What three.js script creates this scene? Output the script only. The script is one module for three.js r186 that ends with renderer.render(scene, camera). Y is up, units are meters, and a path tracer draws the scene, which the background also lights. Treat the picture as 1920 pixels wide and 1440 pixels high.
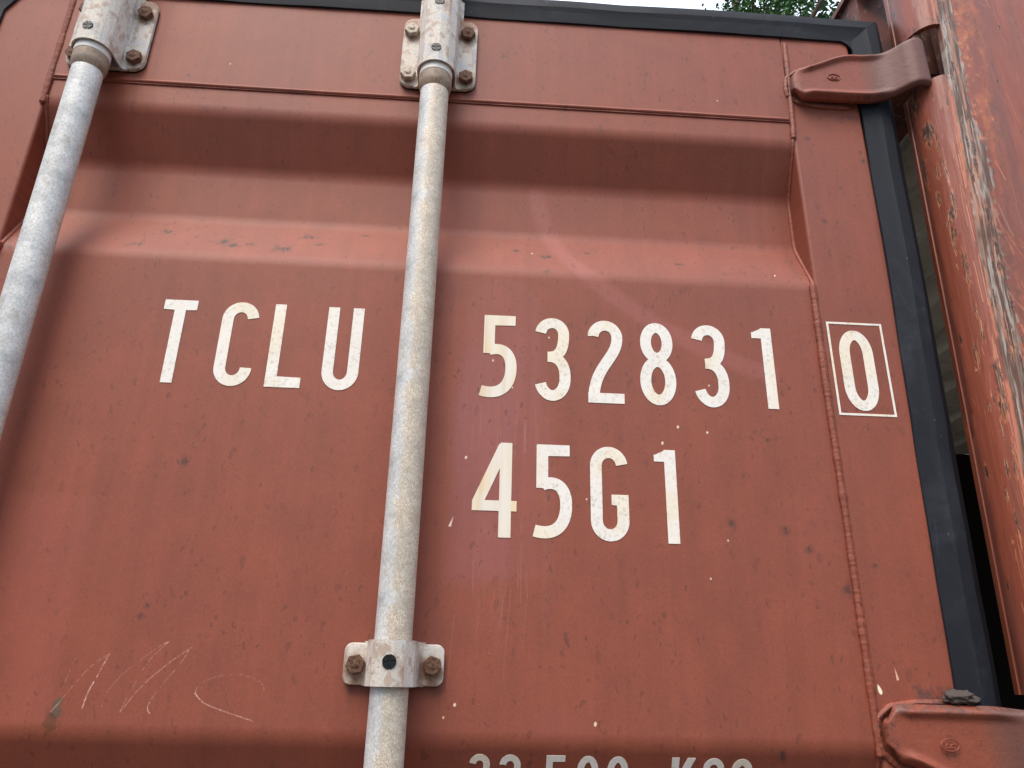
import * as THREE from 'three';
import { mergeGeometries, mergeVertices, toCreasedNormals } from 'three/addons/utils/BufferGeometryUtils.js';

// ------------------------------------------------------------------ camera, sky, sun, exposure
const scene = new THREE.Scene();
const camera = new THREE.PerspectiveCamera(54.42, 4 / 3, 0.02, 400);
camera.position.set(-0.0072, -0.2813, 0.759);
{ // pose: x right, y up, z towards the viewer; the door face is the plane z = 0
  const U = new THREE.Vector3(83, -3559, 1400).normalize();
  const H = new THREE.Vector3(1, 0.042, 0); H.z = -(U.x * H.x + U.y * H.y) / U.z; H.normalize();
  const N = new THREE.Vector3().crossVectors(H, U);
  const row = (i) => [H.getComponent(i), U.getComponent(i), N.getComponent(i)];
  const r = row(0), d = row(1), f = row(2);                       // image right, image down, forward in world axes
  const m = new THREE.Matrix4().set(r[0], -d[0], -f[0], 0, r[1], -d[1], -f[1], 0, r[2], -d[2], -f[2], 0, 0, 0, 0, 1);
  camera.quaternion.setFromRotationMatrix(m);
}
scene.add(camera);
{ // overcast sky, a little brighter overhead
  const w = 64, h = 32, a = new Float32Array(w * h * 4);
  for (let j = 0; j < h; j++) for (let i = 0; i < w; i++) {
    const el = Math.sin(((j + 0.5) / h - 0.5) * Math.PI);
    const L = el < 0 ? 0.30 : 0.28 + 1.4 * Math.pow(el, 1.7);
    a.set([L * 0.87, L * 0.98, L * 1.16, 1], (j * w + i) * 4);
  }
  const t = new THREE.DataTexture(a, w, h, THREE.RGBAFormat, THREE.FloatType);
  t.mapping = THREE.EquirectangularReflectionMapping; t.magFilter = THREE.LinearFilter; t.minFilter = THREE.LinearFilter; t.needsUpdate = true;
  scene.background = t; scene.environment = t;
}
const sun = new THREE.DirectionalLight(0xfff0e0, 1.95);
sun.position.set(-1.6, 5.15, 3.1); sun.castShadow = true; sun.shadow.radius = 58; sun.shadow.mapSize.set(2048, 2048);
Object.assign(sun.shadow.camera, { left: -4, right: 6, top: 5, bottom: -4, near: 0.1, far: 30 });
scene.add(sun, sun.target);
const renderer = new THREE.WebGLRenderer({ antialias: true });
renderer.setSize(1024, 768);
renderer.toneMapping = THREE.LinearToneMapping; renderer.toneMappingExposure = 1.62;
renderer.shadowMap.enabled = true;

// ------------------------------------------------------------------ helpers
let seed = 7;
const rnd = () => { seed = (seed * 1664525 + 1013904223) >>> 0; return seed / 4294967296; };
const rr = (a, b) => a + (b - a) * rnd();
const hash = (x, y, s) => { let h = Math.imul(x, 374761393) ^ Math.imul(y, 668265263) ^ Math.imul(s, 974634777); h = Math.imul(h ^ (h >>> 13), 1274126177); return ((h ^ (h >>> 16)) >>> 0) / 4294967296; };
function vnoise(x, y, s) {
  const xi = Math.floor(x), yi = Math.floor(y); let u = x - xi, v = y - yi; u = u * u * (3 - 2 * u); v = v * v * (3 - 2 * v);
  const a = hash(xi, yi, s), b = hash(xi + 1, yi, s), c = hash(xi, yi + 1, s), d = hash(xi + 1, yi + 1, s);
  return a + (b - a) * u + (c - a) * v + (a - b - c + d) * u * v;
}
const fbm = (x, y, s, o = 4) => { let r = 0, a = 0.5, n = 0; for (let i = 0; i < o; i++) { r += a * vnoise(x, y, s + i); n += a; a *= 0.5; x *= 2.03; y *= 2.03; } return r / n; };
const clamp = (x, a = 0, b = 1) => Math.min(b, Math.max(a, x));
const smooth = (a, b, x) => { const t = clamp((x - a) / (b - a)); return t * t * (3 - 2 * t); };
const mix3 = (a, b, t) => [a[0] + (b[0] - a[0]) * t, a[1] + (b[1] - a[1]) * t, a[2] + (b[2] - a[2]) * t];
// a canvas filled pixel by pixel with sRGB values, then drawn upon
function canvasOf(w, h, fn, draw) {
  const c = document.createElement('canvas'); c.width = w; c.height = h; const g = c.getContext('2d');
  if (fn) { const im = g.createImageData(w, h), d = im.data; let k = 0;
    for (let j = 0; j < h; j++) for (let i = 0; i < w; i++) { const p = fn(i, j); d[k++] = clamp(p[0], 0, 255); d[k++] = clamp(p[1], 0, 255); d[k++] = clamp(p[2], 0, 255); d[k++] = 255; }
    g.putImageData(im, 0, 0); }
  if (draw) draw(g, w, h);
  return c;
}
function texOf(c, wrap) { const t = new THREE.CanvasTexture(c); t.colorSpace = THREE.SRGBColorSpace; t.magFilter = THREE.LinearFilter; if (wrap) t.wrapS = t.wrapT = THREE.RepeatWrapping; return t; }
function grayTex(w, h, fn, wrap = true) {
  const a = new Uint8Array(w * h * 4); for (let j = 0; j < h; j++) for (let i = 0; i < w; i++) { const v = clamp(fn(i, j)) * 255; a.set([v, v, v, 255], (j * w + i) * 4); }
  const t = new THREE.DataTexture(a, w, h); t.magFilter = THREE.LinearFilter; t.minFilter = THREE.LinearFilter; if (wrap) t.wrapS = t.wrapT = THREE.RepeatWrapping; t.needsUpdate = true; return t;
}
const names = new Map();
const numbered = (n) => { const k = names.get(n) || 0; names.set(n, k + 1); return k ? n + '_' + String(k).padStart(3, '0') : n; };
function thing(name, label, category, [x, y, z]) {
  const o = new THREE.Group(); o.name = numbered(name); o.position.set(x, y, z); o.userData = { label, category, kind: 'thing' }; scene.add(o); o.updateMatrixWorld(true); return o;
}
// geometry is given in scene coordinates; the mesh hangs under its parent
function part(name, geo, mat, parent, label) {
  const m = new THREE.Mesh(geo, mat); m.name = name; m.castShadow = m.receiveShadow = true;
  let p = parent, b = new THREE.Vector3(); while (p) { b.add(p.position); p = p.parent; }
  m.position.copy(b).negate(); if (label) m.userData.label = label;
  parent.add(m); return m;
}
// door map covers x -0.69..0.51, y -0.56..0.64
const MX = -0.69, MY = -0.56, MS = 1.2;
function planar(g) { const p = g.attributes.position, uv = new Float32Array(p.count * 2); for (let i = 0; i < p.count; i++) { uv[2 * i] = (p.getX(i) - MX) / MS; uv[2 * i + 1] = (p.getY(i) - MY) / MS; } g.setAttribute('uv', new THREE.BufferAttribute(uv, 2)); return g; }
function planarM(g, s = 1) { const p = g.attributes.position, n = g.attributes.normal, uv = new Float32Array(p.count * 2);
  for (let i = 0; i < p.count; i++) { const ax = Math.abs(n.getX(i)), ay = Math.abs(n.getY(i)), az = Math.abs(n.getZ(i)); let u, v;
    if (az >= ax && az >= ay) { u = p.getX(i); v = p.getY(i); } else if (ax >= ay) { u = p.getZ(i); v = p.getY(i); } else { u = p.getX(i); v = p.getZ(i); }
    uv[2 * i] = u * s; uv[2 * i + 1] = v * s; } g.setAttribute('uv', new THREE.BufferAttribute(uv, 2)); return g; }
// grid of points -> smooth surface
function gridGeo(rows, closedU = false, uvFn) {
  const nv = rows.length, nu = rows[0].length, pos = [], uv = [], idx = [];
  for (let j = 0; j < nv; j++) for (let i = 0; i < nu; i++) { const p = rows[j][i]; pos.push(p[0], p[1], p[2]); if (uvFn) uv.push(...uvFn(i, j)); else uv.push(i / (nu - 1), j / (nv - 1)); }
  for (let j = 0; j < nv - 1; j++) for (let i = 0; i < (closedU ? nu : nu - 1); i++) { const a = j * nu + i, b = j * nu + (i + 1) % nu, c = a + nu, d = b + nu; idx.push(a, b, d, a, d, c); }
  const g = new THREE.BufferGeometry(); g.setAttribute('position', new THREE.Float32BufferAttribute(pos, 3)); g.setAttribute('uv', new THREE.Float32BufferAttribute(uv, 2)); g.setIndex(idx); g.computeVertexNormals(); return g;
}
const box = (x0, x1, y0, y1, z0, z1) => new THREE.BoxGeometry(x1 - x0, y1 - y0, z1 - z0).translate((x0 + x1) / 2, (y0 + y1) / 2, (z0 + z1) / 2);
function roundRect(x0, x1, y0, y1, r) { const s = new THREE.Shape(); s.moveTo(x0 + r, y0); s.lineTo(x1 - r, y0); s.absarc(x1 - r, y0 + r, r, -Math.PI / 2, 0); s.lineTo(x1, y1 - r); s.absarc(x1 - r, y1 - r, r, 0, Math.PI / 2); s.lineTo(x0 + r, y1); s.absarc(x0 + r, y1 - r, r, Math.PI / 2, Math.PI); s.lineTo(x0, y0 + r); s.absarc(x0 + r, y0 + r, r, Math.PI, 1.5 * Math.PI); return s; }
// shape in (x, z), extruded along y from y0 to y1
function extrudeY(shape, y0, y1, opt = {}) { const g = new THREE.ExtrudeGeometry(shape, { depth: y1 - y0, bevelEnabled: false, curveSegments: 28, ...opt }); g.rotateX(Math.PI / 2); g.translate(0, y1, 0); return g; }   // (x,y,z)->(x,-z,y)
// an uneven weld bead along a path
function bead(pts, r, s, n = 260, bump = 0.3) {
  const c = new THREE.CatmullRomCurve3(pts.map((p) => new THREE.Vector3(...p)), false, 'catmullrom', 0.1), g = new THREE.TubeGeometry(c, n, r, 8, false), p = g.attributes.position, q = new THREE.Vector3();
  for (let j = 0; j <= n; j++) { const o = c.getPointAt(j / n), k = 1 + bump * 0.35 * (vnoise(j * 0.8, s, 3) - 0.5) + bump * 0.7 * (vnoise(j * 0.09, s, 5) - 0.5), end = Math.min(1, 0.2 + Math.min(j, n - j) * 0.4);
    for (let i = 0; i <= 8; i++) { const id = j * 9 + i; q.set(p.getX(id), p.getY(id), p.getZ(id)).sub(o).multiplyScalar(k * end).add(o); q.z = o.z + (q.z - o.z) * 0.75 - r * 0.12; q.x += r * 0.16 * (fbm(q.y * 300, i * 0.7 + s, 7, 2) - 0.5); q.z += r * 0.16 * (fbm(q.y * 420, i * 0.9 + s + 9, 8, 2) - 0.5); p.setXYZ(id, q.x, q.y, q.z); } }
  g.computeVertexNormals(); return planar(g);
}

// ------------------------------------------------------------------ materials
const S = 2048, mm = S / (MS * 1000);                                  // pixels per millimetre
const toX = (x) => (x / 1000 - MX) / MS * S, toY = (y) => (1 - (y / 1000 - MY) / MS) * S;
function blotch(g, x, y, r, col, a, n = 14, sx = 1, sy = 1) {                        // ragged soft spot
  for (let k = 0; k < n; k++) { const an = rnd() * 6.283, d = Math.sqrt(rnd()) * r * 0.8; g.fillStyle = `rgba(${col},${a * rr(0.3, 1)})`; g.beginPath(); g.ellipse(x + Math.cos(an) * d * sx, y + Math.sin(an) * d * sy, r * rr(0.12, 0.5) * sx, r * rr(0.12, 0.5) * sy, rnd() * 3, 0, 6.283); g.fill(); }
}
const paintCanvas = canvasOf(S, S, (i, j) => {
  const x = i / mm, y = j / mm;
  const big = fbm(x / 210, y / 260, 11, 4) - 0.5, mid = fbm(x / 26, y / 34, 21, 3) - 0.5, fine = hash(i, j, 5) - 0.5, g2 = vnoise(i * 0.45, j * 0.45, 9) - 0.5, run = fbm(x / 9, y / 190, 31, 3) - 0.5;
  const t = 1 + big * 0.10 + mid * 0.09 + g2 * 0.07 + fine * 0.10 + run * 0.08;
  const w = big * 9;
  return [138 * t, (71 - w * 0.4) * t, (51 - w) * t];
}, (g) => {
  // smoother mauve patch, wiped clean, below the middle of the numbers
  for (let k = 0; k < 150; k++) { const x = rr(-38, 70), y0 = rr(-20, 130), l = rr(60, 330); const w = rr(2, 12); const gr = g.createLinearGradient(0, toY(y0), 0, toY(y0 - l)); gr.addColorStop(0, 'rgba(150,92,92,0)'); gr.addColorStop(0.3, 'rgba(152,92,92,.07)'); gr.addColorStop(1, 'rgba(150,92,92,0)'); g.fillStyle = gr; g.fillRect(toX(x), toY(y0), w * mm, l * mm); }
  for (let k = 0; k < 34; k++) { const x = rr(-20, 52), y0 = rr(-230, -130), l = rr(12, 90); g.strokeStyle = `rgba(215,175,162,${rr(0.04, 0.14)})`; g.lineWidth = rr(0.6, 2); g.beginPath(); g.moveTo(toX(x), toY(y0)); g.lineTo(toX(x - rr(-2, 6)), toY(y0 - l)); g.stroke(); }
  for (let k = 0; k < 16; k++) { const x = rr(-10, 60), y0 = rr(-2, -40), l = rr(20, 70); g.strokeStyle = `rgba(210,180,165,${rr(0.04, 0.14)})`; g.lineWidth = rr(1, 4); g.beginPath(); g.moveTo(toX(x), toY(y0)); g.lineTo(toX(x), toY(y0 - l)); g.stroke(); }
  g.save(); g.filter = 'blur(5px)'; g.strokeStyle = 'rgba(176,112,116,.26)'; g.lineWidth = 34; g.beginPath(); g.moveTo(toX(58), toY(300)); g.quadraticCurveTo(toX(70), toY(190), toX(150), toY(130)); g.quadraticCurveTo(toX(230), toY(70), toX(330), toY(40)); g.stroke();
  g.fillStyle = 'rgba(150,92,96,.20)'; g.beginPath(); g.moveTo(toX(-20), toY(120)); g.quadraticCurveTo(toX(20), toY(180), toX(62), toY(120)); g.lineTo(toX(60), toY(-190)); g.lineTo(toX(-34), toY(-200)); g.fill(); g.fillRect(toX(-26), toY(60), 60 * mm, 250 * mm);
  g.fillStyle = 'rgba(146,78,82,.14)'; g.fillRect(toX(60), toY(-310), 52 * mm, 26 * mm); g.fillStyle = 'rgba(172,92,92,.14)'; g.fillRect(toX(-470), toY(-120), 90 * mm, 210 * mm); g.restore();
  // dried drop marks: small elongated rings
  for (let k = 0; k < 5200; k++) { const x = rnd() * S, y = rnd() * S, r = rr(1.0, 3.3) * (rnd() < 0.2 ? 1.7 : 1), e = rr(1.1, 2.3), a = rr(0.25, 0.7) * (0.3 + 0.8 * vnoise(x / 150, y / 150, 77));
    g.strokeStyle = `rgba(82,44,34,${a})`; g.lineWidth = rr(0.8, 1.6); g.beginPath(); g.ellipse(x, y, r, r * e, rr(-0.35, 0.35), rr(0, 3), rr(3.4, 6.2)); g.stroke();
    if (rnd() < 0.6) { g.fillStyle = `rgba(86,48,36,${a * 0.6})`; g.fill(); } }
  for (let k = 0; k < 5200; k++) { g.fillStyle = `rgba(${rnd() < 0.7 ? '78,38,32' : '205,140,118'},${rr(0.08, 0.38)})`; const q = rr(0.6, 1.5); g.fillRect(rnd() * S, rnd() * S, q, q * rr(0.8, 2)); }
  for (let k = 0; k < 260; k++) { const x = rnd() * S, y = rnd() * S; blotch(g, x, y, rr(2.5, 7), '84,44,36', 0.16, 8, 0.8, rr(1, 2.2)); }
  // rust and dirt spots
  for (const [x, y, r] of [[-376, -323, 9], [-303, -81, 8], [263, -128, 7], [320, -133, 7], [311, -35, 4], [69, 161, 4], [-312, -225, 4], [-316, -235, 5], [294, -344, 7], [406, 375, 5], [409, -166, 4], [377, -191, 8], [342, -152, 6], [9, 479, 3], [-386, 417, 4], [-233, 385, 3], [379, 441, 3], [412, 250, 5], [440, 300, 3], [474, 358, 4], [476, 345, 5]]) { blotch(g, toX(x), toY(y), r * mm * 1.1, '104,58,44', 0.2, 24); blotch(g, toX(x), toY(y), r * mm * 0.5, '62,38,32', 0.42, 14, 1, 1.3); blotch(g, toX(x), toY(y - r * 1.3), r * mm * 0.6, '112,60,44', 0.1, 12, 0.6, 2.6); }
  blotch(g, toX(-374), toY(-314), 11, '96,78,60', 0.7, 30, 0.7, 1.4); blotch(g, toX(-378), toY(-330), 12, '110,60,34', 0.6, 30, 0.7, 1.5);
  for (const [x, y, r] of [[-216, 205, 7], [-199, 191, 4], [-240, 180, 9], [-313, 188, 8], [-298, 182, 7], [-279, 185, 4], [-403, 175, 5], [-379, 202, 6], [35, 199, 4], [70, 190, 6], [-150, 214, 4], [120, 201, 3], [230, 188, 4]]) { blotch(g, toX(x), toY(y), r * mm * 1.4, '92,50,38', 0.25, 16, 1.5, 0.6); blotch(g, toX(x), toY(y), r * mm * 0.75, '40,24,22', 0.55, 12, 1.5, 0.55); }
  // grime along the weld beads and in the lower corners of the recess
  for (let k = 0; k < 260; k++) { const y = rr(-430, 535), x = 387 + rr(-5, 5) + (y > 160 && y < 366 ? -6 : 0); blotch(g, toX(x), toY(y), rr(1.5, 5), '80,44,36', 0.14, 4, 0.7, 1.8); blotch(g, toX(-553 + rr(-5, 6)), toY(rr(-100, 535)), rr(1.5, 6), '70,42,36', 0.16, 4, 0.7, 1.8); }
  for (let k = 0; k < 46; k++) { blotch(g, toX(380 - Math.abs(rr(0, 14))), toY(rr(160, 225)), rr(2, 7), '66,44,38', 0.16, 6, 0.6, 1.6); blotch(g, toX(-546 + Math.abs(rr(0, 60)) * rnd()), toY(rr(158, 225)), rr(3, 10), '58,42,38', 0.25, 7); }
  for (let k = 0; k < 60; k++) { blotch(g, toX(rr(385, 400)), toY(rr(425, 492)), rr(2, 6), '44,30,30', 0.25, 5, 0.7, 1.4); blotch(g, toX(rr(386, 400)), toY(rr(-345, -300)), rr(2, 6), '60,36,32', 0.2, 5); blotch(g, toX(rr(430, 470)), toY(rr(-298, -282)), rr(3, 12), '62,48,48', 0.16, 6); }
  for (let k = 0; k < 50; k++) blotch(g, toX(rr(448, 480)), toY(rr(405, 432)), rr(3, 9), '50,34,34', 0.12, 5);
  for (const c of [-73.5, -489]) for (const [bx, by] of [[-37, 497], [36, 497], [-37, 423], [36, 423], [-35, -282], [36, -282]]) for (let k = 0; k < 5; k++) { const x = toX(c + bx + rr(-7, 7)), y = toY(by < 0 ? -291 : 416), l = rr(20, 70); const gr = g.createLinearGradient(0, y, 0, y + l); gr.addColorStop(0, `rgba(96,56,38,${rr(0.12, 0.3)})`); gr.addColorStop(1, 'rgba(96,56,38,0)'); g.fillStyle = gr; g.fillRect(x, y, rr(1.5, 5), l); }
  // pale chips and droppings
  for (const [x, y, r] of [[292, 428, 2], [213, -24, 3], [195, -43, 3], [-15, -67, 3], [117, -320, 3], [245, -29, 3], [237, -184, 2], [-15, -306, 3], [-25, -317, 2], [-338, 440, 2], [53, 195, 2], [345, 175, 2], [258, -145, 2], [112, -107, 2], [32, 14, 2], [72, 76, 2], [10, 45, 2], [251, 26, 2]]) { g.fillStyle = 'rgba(240,225,200,.9)'; g.beginPath(); g.ellipse(toX(x), toY(y), r * 0.75, r * rr(0.8, 1.3), 0.2, 0, 7); g.fill(); }
  g.fillStyle = '#f6efcf'; g.beginPath(); g.moveTo(toX(393.5), toY(-279)); g.quadraticCurveTo(toX(400), toY(-287), toX(395.5), toY(-289)); g.quadraticCurveTo(toX(392), toY(-287), toX(393.5), toY(-279)); g.fill();
  g.fillStyle = '#e6b3a0'; g.beginPath(); g.moveTo(toX(413), toY(-263)); g.lineTo(toX(416), toY(-275)); g.lineTo(toX(413.5), toY(-276)); g.fill();
  g.fillStyle = '#efd9c4'; g.beginPath(); g.moveTo(toX(-25), toY(-129)); g.lineTo(toX(-27), toY(-140)); g.lineTo(toX(-30), toY(-140)); g.fill();
  // chalk scribble, broken by the grain of the paint
  const chalk = [[0.35, [[-368, -273], [-371, -289], [-375, -304]]], [0.6, [[-379, -319], [-374, -312], [-365, -298], [-357, -286], [-349, -277], [-338, -269]]], [1.2, [[-338, -269], [-345, -289], [-350, -303], [-352, -316]]], [0.55, [[-335, -314], [-334, -305], [-324, -288], [-307, -272], [-292, -260], [-286, -257]]], [0.5, [[-286, -257], [-300, -273], [-310, -295], [-318, -317]]], [0.75, [[-318, -318], [-303, -296], [-284, -277], [-265, -262]]], [0.7, [[-264, -261], [-272, -276], [-284, -293], [-293, -309], [-294, -315], [-291, -319]]], [0.45, [[-191, -298], [-195, -291], [-206, -286], [-222, -284], [-239, -287], [-252, -294], [-254, -301]]], [1.0, [[-254, -301], [-246, -308], [-227, -315], [-199, -323]]]];
  for (const [w, pts] of chalk) { const c = new THREE.CatmullRomCurve3(pts.map(([x, y]) => new THREE.Vector3(toX(x), toY(y), 0))), n = Math.round(c.getLength() * 1.6);
    for (let k = 0; k <= n; k++) { const p = c.getPoint(k / n), e = vnoise(p.x * 0.33, p.y * 0.33, 41); if (e + w * 0.28 < 0.5) continue; g.fillStyle = `rgba(246,224,214,${clamp(rr(0.3, 0.75) * (0.5 + w * 0.45))})`; const r = rr(0.3, 0.7) * (0.55 + 0.6 * w); g.beginPath(); g.arc(p.x + rr(-0.6, 0.6) * w, p.y + rr(-0.4, 0.4) * w, r, 0, 7); g.fill(); } }
  g.strokeStyle = 'rgba(40,28,26,.85)'; g.lineWidth = 1.4; g.beginPath(); g.moveTo(toX(9), toY(484)); g.quadraticCurveTo(toX(12), toY(480), toX(17), toY(479)); g.stroke();
});
const peel = grayTex(512, 512, (i, j) => 0.5 + 0.5 * (fbm((i % 512) / 7, j / 7, 3, 3) - 0.5) + 0.25 * (hash(i, j, 8) - 0.5));
peel.repeat.set(4, 4);
const dents = grayTex(512, 512, (i, j) => 0.5 + 0.55 * (fbm(i / 62, j / 62, 43, 2) - 0.5) + 0.05 * (fbm(i / 5, j / 5, 3, 2) - 0.5) + 0.03 * (hash(i, j, 8) - 0.5), false);
const paint = new THREE.MeshPhysicalMaterial({ map: texOf(paintCanvas), roughness: 0.6, ior: 1.52, bumpMap: dents, bumpScale: 0.0013 });

// white decal film, freckled
const decal = new THREE.MeshStandardMaterial({ roughness: 0.5, map: texOf(canvasOf(1024, 1024, (i, j) => {
  const t = 1 - 0.05 * (fbm(i / 60, j / 60, 51, 3) - 0.3); const tan = smooth(0.5, 0.75, fbm(i / 90, j / 120, 61, 3));
  return [241 * t, (236 - 6 * tan) * t, (226 - 18 * tan) * t];
}, (g) => {
  for (let k = 0; k < 7500; k++) { const x = rnd() * 1024, y = rnd() * 1024, r = rr(1.4, 5), a = rr(0.03, 0.2) * (0.4 + vnoise(x / 70, y / 70, 4)); g.strokeStyle = `rgba(120,100,78,${a})`; g.fillStyle = `rgba(150,132,104,${a * 0.8})`; g.lineWidth = 1; g.beginPath(); g.ellipse(x, y, r, r * rr(0.8, 1.5), rnd() * 3, 0, 6.283); g.fill(); if (rnd() < 0.4) g.stroke(); }
}), true) });
const decalStreak = new THREE.MeshStandardMaterial({ roughness: 0.5, map: texOf(canvasOf(512, 512, (i, j) => {
  const s = fbm(i / 9, j / 260, 71, 3), s2 = smooth(0.45, 0.8, fbm(i / 30, j / 130, 74, 3)); const t = 1 - 0.07 * s; return [240 * t, (234 - 14 * s2 - 8 * s) * t, (220 - 40 * s2 - 12 * s) * t];
}), true) });
// weathered zinc
function zinc(seedN, warm) { return texOf(canvasOf(512, 1024, (i, j) => {
  const x = i / 512, per = (f, s, o) => { const a = fbm(x * f, j / 1024 * f * 3, s, o), b = fbm((x - 1) * f, j / 1024 * f * 3, s, o), k = smooth(0.85, 1, x); return a + (b - a) * k; };
  const sp = vnoise(i * 0.55, j * 0.5, seedN + 1), sp2 = vnoise(i * 0.13, j * 0.11, seedN + 2), big = per(5, seedN + 3, 3), f = hash(i, j, seedN) - 0.5;
  const W = warm ? smooth(0.27, 0.36, x + 0.1 * (big - 0.5)) * (1 - smooth(0.72, 0.85, x)) : 0.3 + 0.3 * big;
  let c = mix3([203, 205, 204], [206, 196, 180], W); const t = 1 + 0.16 * (sp2 - 0.5) + 0.34 * (big - 0.5) + f * 0.06;
  c = c.map((v) => v * t); const dots = smooth(0.56, 0.76, sp * 0.75 + big * 0.25 + 0.08 * W) * (0.42 + 0.38 * W); c = mix3(c, [164, 146, 124], dots);
  return c;
}, (g) => { for (let k = 0; k < 260; k++) { g.fillStyle = `rgba(84,64,52,${rr(0.15, 0.6)})`; g.beginPath(); g.ellipse(rnd() * 512, rnd() * 1024, rr(1, 3.4), rr(0.7, 2.6), 0, 0, 7); g.fill(); } for (let k = 0; k < 46; k++) blotch(g, rnd() * 512, rnd() * 1024, rr(14, 50), rnd() < 0.5 ? '150,132,110' : '226,230,232', 0.1, 14, 1, rr(1, 2.4));
  for (let k = 0; k < 60; k++) { g.strokeStyle = `rgba(110,96,86,${rr(0.15, 0.5)})`; g.lineWidth = rr(0.6, 1.4); const x = rnd() * 512, y = rnd() * 1024; g.beginPath(); g.moveTo(x, y); g.lineTo(x + rr(-12, 12), y + rr(-30, 30)); g.stroke(); } }), true); }
const zincRod = new THREE.MeshStandardMaterial({ map: zinc(100, true), roughness: 0.55, metalness: 0.12 });
const boltSpots = [-0.0735, -0.4890].flatMap((c) => [[c - 0.0372, 0.506], [c + 0.0362, 0.5055], [c - 0.0372, 0.4325], [c + 0.0362, 0.432], [c - 0.0352, -0.2725], [c + 0.0362, -0.2725]]);
const castMap = texOf(canvasOf(1024, 1024, (i, j) => {
  const a = fbm(i / 60, j / 60, 201, 4), b = vnoise(i * 0.2, j * 0.2, 205), d = smooth(0.48, 0.72, fbm(i / 34, j / 44, 209, 4)), f = hash(i, j, 3) - 0.5;
  let c = mix3([208, 200, 189], [182, 163, 147], d); c = mix3(c, [186, 192, 200], smooth(0.55, 0.75, a) * 0.5); const t = 1 + 0.1 * (b - 0.5) + 0.07 * f; return c.map((v) => v * t);
}, (g) => { for (let k = 0; k < 2600; k++) { g.fillStyle = `rgba(${rnd() < 0.6 ? '112,84,66' : '92,82,78'},${rr(0.08, 0.45)})`; g.beginPath(); g.ellipse(rnd() * 1024, rnd() * 1024, rr(0.8, 4.2), rr(0.8, 3.6), rnd() * 3, 0, 7); g.fill(); }
  for (const [x, y] of boltSpots) { const u = (((x * 5) % 1) + 1) % 1 * 1024, v = (1 - (((y * 5) % 1) + 1) % 1) * 1024; for (let k = 0; k < 3; k++) blotch(g, u + rr(-8, 8), v + rr(0, 26), rr(40, 66), k ? '128,88,62' : '150,112,84', 0.13, 26, 1, 1.3); blotch(g, u, v + 52, 26, '104,70,52', 0.14, 24, 0.8, 1.8); }
  for (let k = 0; k < 50; k++) { g.strokeStyle = `rgba(120,96,80,${rr(0.1, 0.35)})`; g.lineWidth = rr(1, 3); const x = rnd() * 1024, y = rnd() * 1024; g.beginPath(); g.moveTo(x, y); g.lineTo(x + rr(-30, 30), y + rr(-30, 30)); g.stroke(); } }), true);
const cast = new THREE.MeshStandardMaterial({ map: castMap, roughness: 0.62, metalness: 0.08, bumpMap: peel, bumpScale: 0.0003 });
const bushing = new THREE.MeshStandardMaterial({ color: 0xd9d6cf, roughness: 0.5 });
const dirtySteel = new THREE.MeshStandardMaterial({ map: castMap, color: 0xb8a898, roughness: 0.6, metalness: 0.1 });
const rustTex = (base, dark, light, s) => texOf(canvasOf(256, 256, (i, j) => { const a = fbm(i / 16, j / 16, s, 4), b = vnoise(i * 0.5, j * 0.5, s + 5), c = mix3(base, dark, smooth(0.42, 0.68, a)); return mix3(c, light, smooth(0.72, 0.92, b) * 0.8).map((v) => v * (1 + 0.1 * (hash(i, j, s) - 0.5))); }), true);
const rustBolt = new THREE.MeshStandardMaterial({ map: rustTex([136, 98, 76], [92, 66, 56], [226, 184, 146], 301), roughness: 0.75, metalness: 0.15, bumpMap: peel, bumpScale: 0.0012 });
const greyBolt = new THREE.MeshStandardMaterial({ map: rustTex([190, 182, 168], [150, 130, 112], [216, 206, 190], 311), roughness: 0.6, metalness: 0.15 });
const plastic = new THREE.MeshStandardMaterial({ color: 0x0d0e10, roughness: 0.4 });
const rubberTex = texOf(canvasOf(1024, 1024, (i, j) => { const t = 1 + 0.16 * (fbm(i / 80, j / 200, 401, 4) - 0.5) + 0.1 * (hash(i, j, 4) - 0.5); return [22 * t, 26 * t, 34 * t]; }, (g) => {
  for (let k = 0; k < 70; k++) { g.strokeStyle = `rgba(150,158,170,${rr(0.05, 0.3)})`; g.lineWidth = rr(0.6, 1.8); const x = rnd() * 1024, y = rnd() * 1024; g.beginPath(); g.moveTo(x, y); g.quadraticCurveTo(x + rr(-4, 8), y + rr(5, 20), x + rr(-6, 14), y + rr(10, 46)); g.stroke(); }
  for (let k = 0; k < 60; k++) blotch(g, rnd() * 1024, rnd() * 1024, rr(10, 50), '120,122,126', 0.05, 14, 0.7, 2.4);
  for (let k = 0; k < 300; k++) { g.fillStyle = `rgba(170,176,184,${rr(0.05, 0.4)})`; g.beginPath(); g.arc(rnd() * 1024, rnd() * 1024, rr(0.5, 1.6), 0, 7); g.fill(); } }), true);
const rubber = new THREE.MeshPhysicalMaterial({ map: rubberTex, roughness: 0.65, specularIntensity: 0.6 });

// ------------------------------------------------------------------ the door
const door = thing('container_door', 'rust red container door with white code letters and two galvanised lock rods', 'container door', [0, -2.02, 0]);
const XL = -0.551, XR = 0.388, DB = -2.0;
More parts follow.
